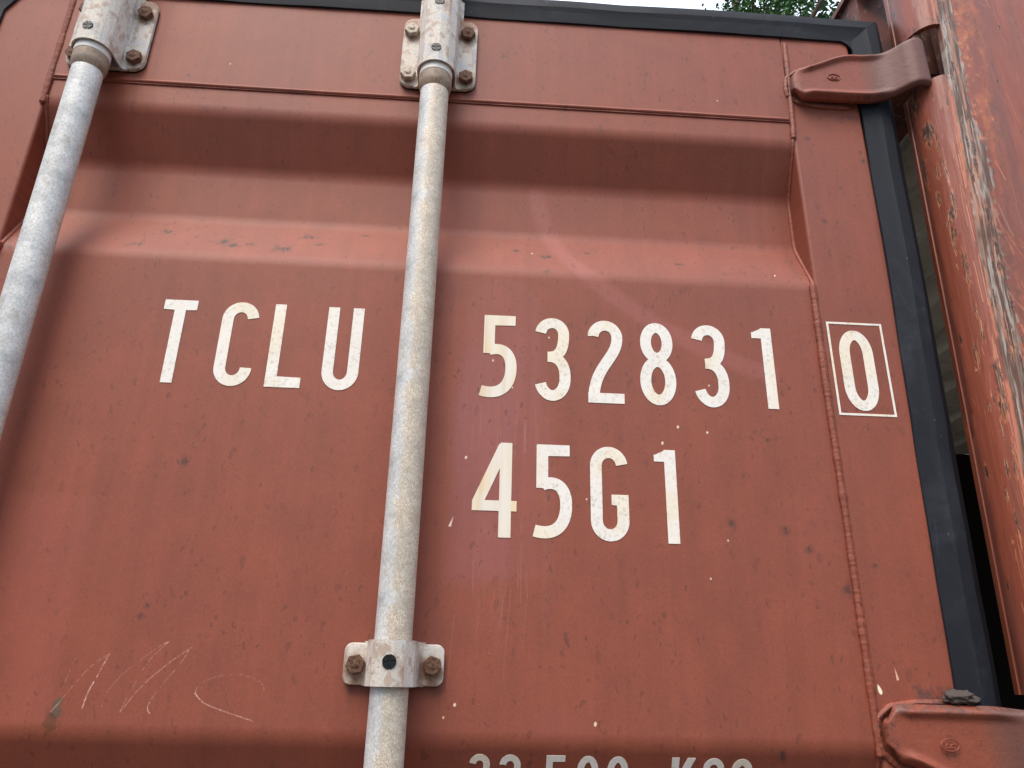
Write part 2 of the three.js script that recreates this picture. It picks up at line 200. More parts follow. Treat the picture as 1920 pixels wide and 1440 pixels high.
// pressed panel: vertical section with rounded bends
function sectionOf() {
  const raw = [[0.404, -0.001]];
  for (const top of [0.366, -0.337, -1.04]) raw.push([top, -0.001], [top - 0.066, -0.036], [top - 0.138, -0.036], [top - 0.206, -0.001]);
  raw.push([-1.9, -0.001]);
  const out = [raw[0]];
  for (let i = 1; i < raw.length - 1; i++) { const a = raw[i - 1], b = raw[i], c = raw[i + 1], r = 0.0095;
    const la = Math.hypot(a[0] - b[0], a[1] - b[1]), lc = Math.hypot(c[0] - b[0], c[1] - b[1]), p = [b[0] + (a[0] - b[0]) * r / la, b[1] + (a[1] - b[1]) * r / la], q = [b[0] + (c[0] - b[0]) * r / lc, b[1] + (c[1] - b[1]) * r / lc];
    for (let k = 0; k <= 6; k++) { const t = k / 6; out.push([0, 1].map((d) => (1 - t) * (1 - t) * p[d] + 2 * t * (1 - t) * b[d] + t * t * q[d])); } }
  out.push(raw[raw.length - 1]); return out;
}
const section = sectionOf();
{
  const rows = []; for (let j = 0; j < section.length; j++) { const row = []; for (let i = 0; i <= 48; i++) { const x = XL - 0.004 + (XR - XL + 0.008) * i / 48; row.push([x, section[j][0], section[j][1]]); } rows.push(row); }
  const g = gridGeo(rows); g.scale(1, 1, 1); planar(g); const ix = g.index.array; for (let k = 0; k < ix.length; k += 3) { const t = ix[k + 1]; ix[k + 1] = ix[k + 2]; ix[k + 2] = t; } g.computeVertexNormals();
  part('corrugated_panel', g, paint, door);
}
function boxed(x0, x1, z0, z1, y0, y1, r = 0.004) { return planar(extrudeY(roundRect(x0, x1, z0, z1, r), y0, y1)); }
part('stile', boxed(XR, 0.484, -0.05, 0, DB, 0.5765), paint, door);
part('stile', boxed(-0.637, XL, -0.05, 0, DB, 0.5765), paint, door);
part('top_rail', planar(box(XL + 0.0005, XR - 0.0005, 0.4, 0.576, -0.05, 0.0006)), paint, door);
part('bottom_rail', planar(box(XL + 0.0005, XR - 0.0005, DB, -1.88, -0.05, 0.0006)), paint, door);
{ // weld beads
  part('weld_bead', bead([[XL, 0.4045, 0.0003], [-0.2, 0.4035, 0.0003], [0.1, 0.4045, 0.0003], [XR, 0.404, 0.0003]], 0.0030, 1, 500, 0.25), paint, door);
  part('weld_bead', bead([[0.394, 0.536, 0.0008], [0.3925, 0.48, 0.0008], [0.3895, 0.4, 0.0012], [0.3875, 0.372, 0.001]], 0.0038, 2, 120), paint, door);
  part('weld_bead', bead([[0.3855, 0.162, 0.0008], [0.3845, 0.05, 0.001], [0.3855, -0.1, 0.001], [0.386, -0.25, 0.001], [0.3865, -0.345, 0.0]], 0.0042, 3, 420, 0.34), paint, door);
  part('weld_bead', bead([[-0.5535, 0.536, 0.0008], [-0.553, 0.46, 0.0008], [-0.5525, 0.36, 0.001]], 0.004, 4, 120), paint, door);
  part('weld_bead', bead([[-0.5515, 0.166, 0.0008], [-0.552, 0.0, 0.0008], [-0.551, -0.345, 0.0]], 0.004, 5, 420, 0.34), paint, door);
  for (const [x, s] of [[XR - 0.001, 6], [XL + 0.001, 7]]) for (const top of [0.366, -0.337]) {
    const pts = section.filter(([y]) => y < top + 0.012 && y > top - 0.218).filter((_, i) => i % 2 === 0).map(([y, z]) => [x, y, z + 0.001]);
    part('weld_bead', bead(pts, 0.0026, s + (top < 0 ? 2 : 0), 150, 0.4), paint, door);
  }
}
// rubber gasket: three strips, swept along the door's edge with mitred corners
{
  const prof = [[-0.001, 0.0005], [-0.0005, 0.0035], [0.003, 0.0042], [0.016, 0.0058], [0.0225, 0.0078], [0.036, 0.0062], [0.0375, 0.0048], [0.0500, -0.009], [0.0610, -0.024], [0.0625, -0.032], [0.058, -0.045], [0.02, -0.052]];
  const lean = 0.0208, gx = (y) => 0.4765 + lean * y;
  const path = [[gx(DB), DB], [gx(-0.3), -0.3], [gx(0.2), 0.2], [0.4876, 0.5437], [0.2, 0.5440], [-0.1, 0.5445], [-0.4, 0.5435], [-0.606, 0.5425], [-0.621, 0.530], [-0.6345, 0.505], [-0.636, 0.45], [-0.637, 0], [-0.637, DB]];
  const n = path.length, off = path.map((p, i) => { const a = path[Math.max(0, i - 1)], b = path[Math.min(n - 1, i + 1)];
    const d1 = i ? new THREE.Vector2(p[0] - a[0], p[1] - a[1]).normalize() : null, d2 = i < n - 1 ? new THREE.Vector2(b[0] - p[0], b[1] - p[1]).normalize() : null;
    const n1 = d1 && new THREE.Vector2(d1.y, -d1.x), n2 = d2 && new THREE.Vector2(d2.y, -d2.x); if (!n1) return n2; if (!n2) return n1; const m = n1.clone().add(n2).normalize(); return m.multiplyScalar(1 / m.dot(n1)); });
  const mk = (i0, i1, name) => {                                      // subdivided rows between path knots
    const rows = []; let len = 0; const vs = [];
    for (let i = i0; i < i1; i++) { const L = Math.hypot(path[i + 1][0] - path[i][0], path[i + 1][1] - path[i][1]), k = Math.max(1, Math.round(L / 0.03));
      for (let q = (i === i0 ? 0 : 1); q <= k; q++) { const t = q / k, w = 0.0011 * (vnoise((len + t * L) * 22, 3, 15) - 0.5) + 0.0014 * (vnoise((len + t * L) * 6, 3, 25) - 0.5); vs.push(len + t * L);
        rows.push(prof.map(([u, z], pi) => { const ux = off[i].x * (1 - t) + off[i + 1].x * t, uy = off[i].y * (1 - t) + off[i + 1].y * t; return [path[i][0] * (1 - t) + path[i + 1][0] * t + ux * (u + w), path[i][1] * (1 - t) + path[i + 1][1] * t + uy * (u + w), z + (pi > 0 && pi < 7 ? 1.6 * w : 0)]; })); }
      len += L; }
    const g = gridGeo(rows, false, (i, j) => [i / prof.length * 0.16, vs[j]]); const t = toCreasedNormals(g, 0.35); part('gasket', t, rubber, door); };
  mk(0, 3, 'gasket'); mk(3, 7, 'gasket'); mk(7, n - 1, 'gasket');
  { const s = new THREE.Shape(); s.moveTo(0.4880, 0.5442); s.lineTo(0.4876, 0.5270); s.quadraticCurveTo(0.4850, 0.5330, 0.4815, 0.5370); s.quadraticCurveTo(0.4780, 0.5405, 0.4710, 0.5442); part('gasket_web', planarM(new THREE.ExtrudeGeometry(s, { depth: 0.0032, bevelEnabled: false }).translate(0, 0, 0.0002)), rubber, door); }
}

// ------------------------------------------------------------------ white code characters, cut from film
const GR = 0.5;
const seg = (x0, y0, x1, y1, w, e0 = 0, e1 = 0) => { const l = Math.hypot(x1 - x0, y1 - y0), ux = (x1 - x0) / l, uy = (y1 - y0) / l; return [x0 - ux * e0, y0 - uy * e0, x1 + ux * e1, y1 + uy * e1, w / 2]; };
function curveSegs(pts, w) { const o = []; for (let i = 0; i < pts.length - 1; i++) o.push(seg(...pts[i], ...pts[i + 1], w, i ? 0.6 : 0, i < pts.length - 2 ? 0.6 : 0)); return o; }
const arc = (cx, cy, rx, ry, a0, a1, n = 22) => Array.from({ length: n + 1 }, (_, i) => { const a = (a0 + (a1 - a0) * i / n) * Math.PI / 180; return [cx + rx * Math.cos(a), cy + ry * Math.sin(a)]; });
const bez = (a, b, c, d, n = 22) => Array.from({ length: n + 1 }, (_, i) => { const t = i / n, u = 1 - t; return [0, 1].map((k) => u * u * u * a[k] + 3 * u * u * t * b[k] + 3 * u * t * t * c[k] + t * t * t * d[k]); });
const W = 12.3;
const glyphs = {
  T: [seg(0, 94, 36.5, 94, 12), seg(18.3, 0, 18.3, 95, W)],
  L: [seg(6.1, 0, 6.1, 100, W), seg(0, 6, 38, 6, 12)],
  U: curveSegs([[6.2, 100], [6.2, 22], ...arc(20, 22, 13.8, 15.8, 180, 360).slice(1), [33.8, 22], [33.8, 100]], W),
  C: curveSegs([...arc(20, 79, 13.8, 15, 6, 180), [6.2, 22], ...arc(20, 21, 13.8, 14.9, 180, 354), [33.8, 21.6]], W),
  G: [...curveSegs([...arc(20, 79, 13.8, 15, 6, 180), [6.2, 22], ...arc(20, 21, 13.8, 14.9, 180, 360), [33.8, 48.5]], W), seg(22, 43, 38, 43, 11)],
  O: curveSegs([...arc(20, 70, 13.8, 24, 0, 180), [6.2, 30], ...arc(20, 30, 13.8, 23.9, 180, 360), [33.8, 30], [33.8, 70.5]], W),
  5: [seg(4, 94, 39, 94, 12), seg(10, 53, 10, 99, W), ...curveSegs([[9, 55.5], ...bez([11, 57], [26, 62], [35, 53], [35, 36]), ...bez([35, 36], [35, 15], [24, 2.5], [2, 8.5]).slice(1)], W)],
  3: curveSegs([[6.6, 81.5], ...arc(19.6, 80, 13, 13.8, 170, 0), ...bez([32.6, 80], [32.6, 58], [26, 52], [14.5, 52]).slice(1)], W).concat(curveSegs([[14.5, 52], ...bez([16, 52], [27, 52], [34, 44], [34, 28.5]).slice(1), ...arc(20, 26, 13.9, 19.9, 6, -162)], W)),
  2: [...curveSegs([[6.6, 80.5], ...arc(20, 79, 13.6, 14.8, 172, 0), ...bez([33.6, 79], [33.6, 54], [7.5, 44], [6.2, 6]).slice(1)], W), seg(0, 5.8, 40, 5.8, 11.6)],
  8: [...curveSegs(arc(20, 75.2, 12.3, 18.6, 0, 370, 40), W), ...curveSegs(arc(20, 29, 14, 22.8, 0, 370, 40), W)],
  1: [seg(17.6, 0, 17.6, 100, W), seg(0.4, 90.6, 14, 90.6, 7.6), seg(2.5, 91.6, 15, 97.6, 5.5)],
  4: [seg(34, 0, 34, 100, 12.6), seg(0, 32.4, 46, 32.4, 10.8), seg(5.8, 36, 31.8, 96.4, 11.6, 1, 0)],
  K: [seg(6, 0, 6, 100, 14), seg(9, 40, 35, 97, 14, 0, 6), seg(18, 58, 35, 2, 14, 0, 4)],
  S: curveSegs([[33, 78], ...arc(20, 77, 13, 16, 10, 180), ...bez([7, 77], [7, 52], [33, 50], [33, 24]).slice(1), ...arc(20, 22, 13, 15.6, 0, -176)], 13.5),
};
const glyphShape = {};
function shapesOf(ch) {
  if (glyphShape[ch]) return glyphShape[ch];
  const bx = glyphs[ch], nx = Math.round(56 / GR), ny = Math.round(108 / GR), ox = -4, oy = -4, f = new Float32Array((nx + 1) * (ny + 1));
  for (let j = 0; j <= ny; j++) for (let i = 0; i <= nx; i++) { const x = ox + i * GR, y = oy + j * GR; let d = 1e9;
    for (const [x0, y0, x1, y1, h] of bx) { const l = Math.hypot(x1 - x0, y1 - y0), ux = (x1 - x0) / l, uy = (y1 - y0) / l, px = x - (x0 + x1) / 2, py = y - (y0 + y1) / 2; const a = Math.abs(px * ux + py * uy) - l / 2, b = Math.abs(-px * uy + py * ux) - h;
      const q = Math.max(a, b) > 0 ? Math.hypot(Math.max(a, 0), Math.max(b, 0)) : Math.max(a, b); if (q < d) d = q; }
    d = Math.max(d, -y, y - 100);                                      // trimmed to the 100 mm height
    f[j * (nx + 1) + i] = d; }
  const V = (i, j) => f[j * (nx + 1) + i], pts = new Map(), next = new Map();
  const key = (i, j, h) => (j * (nx + 1) + i) * 2 + h;
  const cut = (i, j, h) => { const k = key(i, j, h); if (!pts.has(k)) { const a = V(i, j), b = h ? V(i, j + 1) : V(i + 1, j), t = a / (a - b); pts.set(k, [ox + (i + (h ? 0 : t)) * GR, oy + (j + (h ? t : 0)) * GR]); } return k; };
  for (let j = 0; j < ny; j++) for (let i = 0; i < nx; i++) { const c = (V(i, j) < 0) | (V(i + 1, j) < 0) << 1 | (V(i + 1, j + 1) < 0) << 2 | (V(i, j + 1) < 0) << 3; if (!c || c === 15) continue;
    const B = () => cut(i, j, 0), R = () => cut(i + 1, j, 1), T = () => cut(i, j + 1, 0), L = () => cut(i, j, 1), add = (a, b) => next.set(a, b);
    switch (c) { case 1: add(B(), L()); break; case 2: add(R(), B()); break; case 3: add(R(), L()); break; case 4: add(T(), R()); break; case 5: add(B(), L()); add(T(), R()); break; case 6: add(T(), B()); break; case 7: add(T(), L()); break; case 8: add(L(), T()); break; case 9: add(B(), T()); break; case 10: add(R(), B()); add(L(), T()); break; case 11: add(R(), T()); break; case 12: add(L(), R()); break; case 13: add(B(), R()); break; case 14: add(L(), B()); break; } }
  const loops = [];
  while (next.size) { let s = next.keys().next().value, k = s; const lp = []; while (next.has(k)) { lp.push(pts.get(k)); const n = next.get(k); next.delete(k); k = n; }
    const sim = lp.filter((p, i) => { const a = lp[(i + lp.length - 1) % lp.length], b = lp[(i + 1) % lp.length]; return Math.abs((p[0] - a[0]) * (b[1] - p[1]) - (p[1] - a[1]) * (b[0] - p[0])) > 0.0016; }); if (sim.length > 3) loops.push(sim); }
  const area = (l) => l.reduce((s, p, i) => { const q = l[(i + 1) % l.length]; return s + p[0] * q[1] - q[0] * p[1]; }, 0) / 2;
  loops.sort((a, b) => Math.abs(area(b)) - Math.abs(area(a)));
  const sh = new THREE.Shape(loops[0].map((p) => new THREE.Vector2(...p))); for (const l of loops.slice(1)) if (Math.sign(area(l)) !== Math.sign(area(loops[0])) && Math.abs(area(l)) > 4) sh.holes.push(new THREE.Path(l.map((p) => new THREE.Vector2(...p))));
  return (glyphShape[ch] = sh);
}
function charMesh(ch, x, y, h, mat, place) {
  const k = h / 100, g = new THREE.ExtrudeGeometry(shapesOf(ch), { depth: 0.0003 / k, bevelEnabled: false }); g.scale(k, k, k);
  const p = g.attributes.position, uv = new Float32Array(p.count * 2); for (let i = 0; i < p.count; i++) { uv[2 * i] = (p.getX(i) + x) / 0.32; uv[2 * i + 1] = (p.getY(i) + y) / 0.32; } g.setAttribute('uv', new THREE.BufferAttribute(uv, 2));
  if (place) place(g); else g.translate(x, y, -0.0008); part(/\d|O/.test(ch) ? 'digit' : 'letter', g, mat, door);
}
for (const [ch, x, y, h, m] of [['T', -0.3555, 0.0030, 0.0985], ['C', -0.2905, 0.0020, 0.1], ['L', -0.2345, 0.0028, 0.099], ['U', -0.1755, 0.0022, 0.099], ['5', -0.0050, 0.0005, 0.1, 1], ['3', 0.0560, 0.0002, 0.1], ['2', 0.1155, 0, 0.1], ['8', 0.1740, 0, 0.1], ['3', 0.2340, 0.0002, 0.1], ['1', 0.3045, 0.0012, 0.0985], ['4', -0.0068, -0.1495, 0.1, 1], ['5', 0.0555, -0.1498, 0.1], ['G', 0.1160, -0.1498, 0.1], ['1', 0.1842, -0.1502, 0.0995]]) charMesh(ch, x, y, h, m ? decalStreak : decal);
{ // boxed check digit sits on the stile, a hair further out
  charMesh('O', 0.4055, 0.0030, 0.0985, decal, (g) => g.translate(0.4055, 0.0030, 0.0002));
  const o = roundRect(0.3948, 0.4605, -0.0028, 0.1118, 0.0003); o.holes.push(roundRect(0.3973, 0.4580, -0.0003, 0.1093, 0.0003));
  const g = new THREE.ExtrudeGeometry(o, { depth: 0.0003, bevelEnabled: false }); g.translate(0, 0, 0.0002); const p = g.attributes.position, uv = new Float32Array(p.count * 2); for (let i = 0; i < p.count; i++) { uv[2 * i] = p.getX(i) / 0.32; uv[2 * i + 1] = p.getY(i) / 0.32; } g.setAttribute('uv', new THREE.BufferAttribute(uv, 2));
  part('digit_frame', g, decal, door);
}
// weight line, stuck on the slope of the lower corrugation
const slope = Math.atan2(0.035, 0.066);
for (const [ch, x] of [['3', 0.0005], ['2', 0.0285], ['5', 0.0700], ['O', 0.1010], ['O', 0.1290], ['K', 0.1900], ['G', 0.2195], ['S', 0.2465]]) charMesh(ch, x, -0.40, 0.05, decal, (g) => { g.translate(x, -0.0615, 0.0002); g.rotateX(slope); g.translate(0, -0.337, -0.001); });

// ------------------------------------------------------------------ lock rods with their guides
const RZ = 0.032, RR = 0.0172;
const cyl = (r0, r1, x, y0, y1, z, n = 40, open = false) => new THREE.CylinderGeometry(r1, r0, y1 - y0, n, 1, open).translate(x, (y0 + y1) / 2, z);
function hexBolt(x, y, z, r, mat, parent, turn) {
  const s = new THREE.Shape(); for (let k = 0; k < 6; k++) { const a = k * Math.PI / 3 + turn; k ? s.lineTo(r * Math.cos(a), r * Math.sin(a)) : s.moveTo(r * Math.cos(a), r * Math.sin(a)); }
  const h = new THREE.ExtrudeGeometry(s, { depth: 0.005, bevelEnabled: true, bevelThickness: 0.0012, bevelSize: 0.0012, bevelOffset: -0.0012, bevelSegments: 2 }).translate(0, 0, 0.0012);
  const dome = new THREE.SphereGeometry(r * 0.78, 20, 8, 0, 6.2832, 0, 0.6).rotateX(Math.PI / 2).translate(0, 0, 0.0076 - r * 0.78 * 0.86);
  const g = mergeGeometries([h.toNonIndexed(), dome.toNonIndexed()]); g.rotateX(0.05 * Math.sin(turn * 9)); g.translate(x, y, z); part('bolt', planarM(g, 40), mat, parent);
}
function plug(x, y, z, parent, r = 0.0057) {
  const gs = []; for (let k = 0; k < 4; k++) { const a = k * Math.PI / 2 + 0.1, s = new THREE.Shape(), c = 0.0007 * 1.2; s.moveTo(c, c); s.absarc(0, 0, r, 0.16, Math.PI / 2 - 0.16); s.lineTo(c, c); gs.push(new THREE.ExtrudeGeometry(s, { depth: 0.002, bevelEnabled: true, bevelThickness: 0.0004, bevelSize: 0.0003, bevelSegments: 1 }).rotateZ(a).toNonIndexed()); }
  gs.push(new THREE.CylinderGeometry(r, r, 0.001, 24).rotateX(Math.PI / 2).translate(0, 0, 0.0013).toNonIndexed());
  part('screw_plug', mergeGeometries(gs).translate(x, y, z - 0.0014), plastic, parent);
}
// omega-shaped cross-section of a guide: outer wall, bore open to the door
function housing(cx, ro, ri, zb) {
  const s = new THREE.Shape(), fl = 0.006; s.moveTo(cx - ro - fl, zb); s.quadraticCurveTo(cx - ro, zb, cx - ro, zb + fl); s.lineTo(cx - ro, RZ); s.absarc(cx, RZ, ro, Math.PI, 0, true); s.lineTo(cx + ro, zb + fl); s.quadraticCurveTo(cx + ro, zb, cx + ro + fl, zb);
  s.lineTo(cx + ro + fl, zb - 0.003); s.lineTo(cx + ri, zb - 0.003); s.lineTo(cx + ri, RZ); s.absarc(cx, RZ, ri, 0, Math.PI, false); s.lineTo(cx - ri, zb - 0.003); s.lineTo(cx - ro - fl, zb - 0.003); s.closePath(); return s;
}
function lockRod(cx, boltMats, turn) {
  const rod = part('lock_rod', (() => { const g = cyl(RR, RR, 0, -1.95, 0.40, 0, 56, true); g.rotateY(turn); const uv = g.attributes.uv; for (let i = 0; i < uv.count; i++) uv.setXY(i, uv.getX(i), uv.getY(i) * 2.35 / 0.22 + cx); g.translate(cx, 0, RZ); return g; })(), zincRod, door);
  const lathe = (pr) => new THREE.LatheGeometry(pr.map(([r, y]) => new THREE.Vector2(r, y)), 48).translate(cx, 0, RZ);
  part('bushing', lathe([[0.0176, 0.4045], [0.0199, 0.405], [0.0203, 0.4065], [0.0203, 0.424], [0.017, 0.43]]), bushing, rod);
  part('collar', planarM(lathe([[0.0172, 0.3835], [0.0178, 0.385], [0.0196, 0.3905], [0.0201, 0.394], [0.0202, 0.4035], [0.0198, 0.405], [0.0172, 0.4055]]), 6), dirtySteel, rod);
  // upper guide: flanged plate with a half-tube
  const pl = new THREE.ExtrudeGeometry(roundRect(cx - 0.0485, cx + 0.0485, 0.416, 0.530, 0.014), { depth: 0.0035, bevelEnabled: true, bevelThickness: 0.0012, bevelSize: 0.0012, bevelOffset: -0.0012, bevelSegments: 3, curveSegments: 10 }).translate(0, 0, 0.0024);
  const hs = extrudeY(housing(cx, 0.0235, 0.0212, 0.0068), 0.4145, 0.531), up = extrudeY(housing(cx, 0.0228, 0.0205, 0.0068), 0.531, 0.66);
  const guide = part('rod_guide', planarM(toCreasedNormals(mergeGeometries([pl.toNonIndexed(), hs.toNonIndexed(), up.toNonIndexed()].map((g) => { g.deleteAttribute('normal'); g.computeVertexNormals(); return g; })), 0.75), 5), cast, door);
  part('shadow_backing', new THREE.ExtrudeGeometry(roundRect(cx - 0.0486, cx + 0.0488, 0.4154, 0.530, 0.0142), { depth: 0.0018, bevelEnabled: false }).translate(0, 0, 0.0007), plastic, guide);  // black sheet added as the shadow outline below and right of the plate
  hexBolt(cx - 0.0372, 0.506, 0.007, 0.0098, boltMats[0], guide, 0.3); hexBolt(cx + 0.0362, 0.5055, 0.007, 0.0098, boltMats[1], guide, 0.9);
  hexBolt(cx - 0.0372, 0.4325, 0.007, 0.0098, boltMats[2], guide, 0.1); hexBolt(cx + 0.0362, 0.432, 0.007, 0.0098, boltMats[3], guide, 0.6);
  plug(cx, 0.434, RZ + 0.0234, guide); plug(cx, 0.5105, RZ + 0.0234, guide);
  // lower clamp
  const cp = new THREE.ExtrudeGeometry(roundRect(cx - 0.0468, cx + 0.0468, -0.2905, -0.2535, 0.0075), { depth: 0.0035, bevelEnabled: true, bevelThickness: 0.0012, bevelSize: 0.0012, bevelOffset: -0.0012, bevelSegments: 3, curveSegments: 8 }).translate(0, 0, 0.0024);
  const ch = extrudeY(housing(cx, 0.0225, 0.0190, 0.0068), -0.291, -0.252);
  const clampPart = part('rod_clamp', planarM(toCreasedNormals(mergeGeometries([cp.toNonIndexed(), ch.toNonIndexed()].map((g) => { g.deleteAttribute('normal'); g.computeVertexNormals(); return g; })), 0.6), 5), cast, door);
  part('shadow_backing', new THREE.ExtrudeGeometry(roundRect(cx - 0.0468, cx + 0.0468, -0.2909, -0.2545, 0.0078), { depth: 0.0022, bevelEnabled: false }).translate(0, 0, 0.0005), plastic, clampPart);  // black sheet added as the shadow line behind the clamp plate
  hexBolt(cx - 0.0352, -0.2725, 0.007, 0.0092, rustBolt, clampPart, 0.2); hexBolt(cx + 0.0362, -0.2725, 0.007, 0.0092, rustBolt, clampPart, 0.75); plug(cx, -0.2705, RZ + 0.0224, clampPart, 0.0060);
}
lockRod(-0.0735, [greyBolt, rustBolt, greyBolt, rustBolt], -2.2);
lockRod(-0.4890, [rustBolt, rustBolt, rustBolt, rustBolt], -0.2);

// ------------------------------------------------------------------ hinge blades
function hinge(dy, flip) {
  const yy = (y) => (flip ? 0.936 - y : y) + dy;
  // centre path in (x, z), widths in y
  const path = [[0.3895, 0.0075], [0.3915, 0.0125], [0.397, 0.0155], [0.41, 0.0165], [0.44, 0.0168], [0.47, 0.0172], [0.492, 0.0185], [0.506, 0.022], [0.517, 0.028], [0.526, 0.036], [0.533, 0.043], [0.541, 0.0475], [0.549, 0.048], [0.557, 0.0445], [0.562, 0.037], [0.563, 0.027], [0.559, 0.019], [0.551, 0.014]];
  const c = new THREE.CatmullRomCurve3(path.map(([x, z]) => new THREE.Vector3(x, 0, z)), false, 'centripetal'), nu = 90, nv = 28, front = [], back = [];
  const lo = (x) => 0.4295 + 0.0085 * (1 - smooth(0.389, 0.405, x)) * 1.5 + 0.005 * smooth(0.49, 0.54, x), hi = (x) => 0.007 * smooth(0.51, 0.555, x) + 0.4795 + 0.0265 * smooth(0.395, 0.475, x) - 0.011 * (1 - smooth(0.389, 0.402, x)) - 0.0005 * smooth(0.49, 0.55, x);
  for (let j = 0; j <= nv; j++) { const f = [], b = []; for (let i = 0; i <= nu; i++) { const t = i / nu, p = c.getPointAt(t), tg = c.getTangentAt(t), nx = -tg.z, nz = tg.x, v = j / nv, y0 = lo(p.x), y1 = hi(p.x), wv = y1 - y0, y = y0 + wv * v, e = Math.min(v, 1 - v) * wv;
      const rim = 0.0046 * Math.exp(-Math.pow((e - 0.0065) / 0.0036, 2)) * smooth(0.05, 0.14, t) * (1 - smooth(0.5, 0.62, t)) - 0.0045 * Math.pow(clamp(1 - e / 0.005), 2);
      f.push([p.x + nx * rim, yy(y), p.z + nz * rim]); if (flip) f[f.length - 1][2] -= 0.003 * (1 - smooth(0.35, 0.6, t)) * smooth(0.0, 0.08, t); const th = t > 0.62 ? 0.008 : 0.0085; b.push([p.x - nx * th, yy(y), Math.max(t < 0.5 ? 0.0 : -1, p.z - nz * th)]); } front.push(f); back.push(b); }
  // close front and back through their shared edges
  const rim = (sel) => sel(front).map((p, i) => [p, sel(back)[i]]), skirts = [rim((r) => r[0]), rim((r) => r[nv]), rim((r) => r.map((q) => q[0])), rim((r) => r.map((q) => q[nu]))];
  const gs = [gridGeo(front), gridGeo(back)]; for (const s of skirts) gs.push(gridGeo([s.map((q) => q[0]), s.map((q) => q[1])]));
  const g = mergeGeometries(gs.map((q) => q.toNonIndexed())); planar(g);
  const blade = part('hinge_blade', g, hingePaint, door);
  // raised oval with worn relief figures inside
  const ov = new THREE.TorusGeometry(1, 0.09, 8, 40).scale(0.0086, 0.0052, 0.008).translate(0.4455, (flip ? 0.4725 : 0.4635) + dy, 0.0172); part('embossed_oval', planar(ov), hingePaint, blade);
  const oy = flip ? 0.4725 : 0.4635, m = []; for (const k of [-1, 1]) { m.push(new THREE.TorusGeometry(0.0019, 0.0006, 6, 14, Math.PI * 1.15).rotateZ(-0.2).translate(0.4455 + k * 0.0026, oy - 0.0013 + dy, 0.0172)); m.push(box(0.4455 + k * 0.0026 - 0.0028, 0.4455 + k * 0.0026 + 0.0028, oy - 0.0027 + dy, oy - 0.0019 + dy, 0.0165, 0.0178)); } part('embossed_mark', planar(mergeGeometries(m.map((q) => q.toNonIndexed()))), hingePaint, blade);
  // fillet weld round the blade foot and the pin through the barrel
  part('weld_bead', bead([[0.470, yy(lo(0.47) - 0.001), 0.001], [0.43, yy(lo(0.43) - 0.001), 0.001], [0.402, yy(lo(0.4)), 0.001], [0.388, yy(0.443), 0.001], [0.387, yy(0.458), 0.001], [0.3895, yy(0.473), 0.001], [0.405, yy(0.4855), 0.001], [0.44, yy(0.4975), 0.001], [0.47, yy(0.507), 0.001]], 0.0036, 20 + dy, 200, 0.5), paint, blade);
  part('hinge_pin', cyl(0.0065, 0.0065, 0.5620, 0.40 + dy, 0.575 + dy, 0.0285, 24), rustBolt, blade);
}
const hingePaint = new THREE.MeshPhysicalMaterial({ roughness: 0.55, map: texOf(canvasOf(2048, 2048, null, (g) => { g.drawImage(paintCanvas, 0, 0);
  for (const dy of [0, -803]) { const gr = g.createLinearGradient(toX(478), 0, toX(520), 0); gr.addColorStop(0, 'rgba(96,70,60,0)'); gr.addColorStop(0.4, 'rgba(92,62,54,.5)'); gr.addColorStop(0.7, 'rgba(84,56,50,.7)'); gr.addColorStop(1, 'rgba(104,68,64,.6)'); g.fillStyle = gr; g.fillRect(toX(478), toY(530 + dy), 140 * mm, 120 * mm);  // shade of the concave bend painted into the blade colour
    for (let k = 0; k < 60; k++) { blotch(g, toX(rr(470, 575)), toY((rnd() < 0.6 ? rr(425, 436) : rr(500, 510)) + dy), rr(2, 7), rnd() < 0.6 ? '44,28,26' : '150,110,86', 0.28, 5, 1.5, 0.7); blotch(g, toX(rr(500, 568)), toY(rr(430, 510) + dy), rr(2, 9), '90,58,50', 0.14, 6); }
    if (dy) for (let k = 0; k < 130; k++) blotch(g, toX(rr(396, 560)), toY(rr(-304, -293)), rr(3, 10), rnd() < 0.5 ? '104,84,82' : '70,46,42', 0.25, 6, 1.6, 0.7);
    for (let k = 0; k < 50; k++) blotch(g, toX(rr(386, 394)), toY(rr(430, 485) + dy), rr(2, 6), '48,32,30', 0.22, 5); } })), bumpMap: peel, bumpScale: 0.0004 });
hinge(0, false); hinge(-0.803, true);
// scorched rag of sealant where the gasket meets the lower hinge
{ const g = new THREE.IcosahedronGeometry(0.011, 5), p = g.attributes.position; for (let i = 0; i < p.count; i++) { const x = p.getX(i), y = p.getY(i), z = p.getZ(i), k = 0.25 + 1.5 * fbm(x * 420 + 5, y * 520 + z * 420 + 9, 91, 3); p.setXYZ(i, x * k * 1.35, y * k * 0.55, z * k * 0.6); } g.translate(0.470, -0.2905, 0.008); const q = mergeVertices((g.deleteAttribute('uv'), g.deleteAttribute('normal'), g)); q.computeVertexNormals(); part('sealant_lump', planarM(q, 8), new THREE.MeshStandardMaterial({ color: 0x4d443e, roughness: 0.9 }), door); }

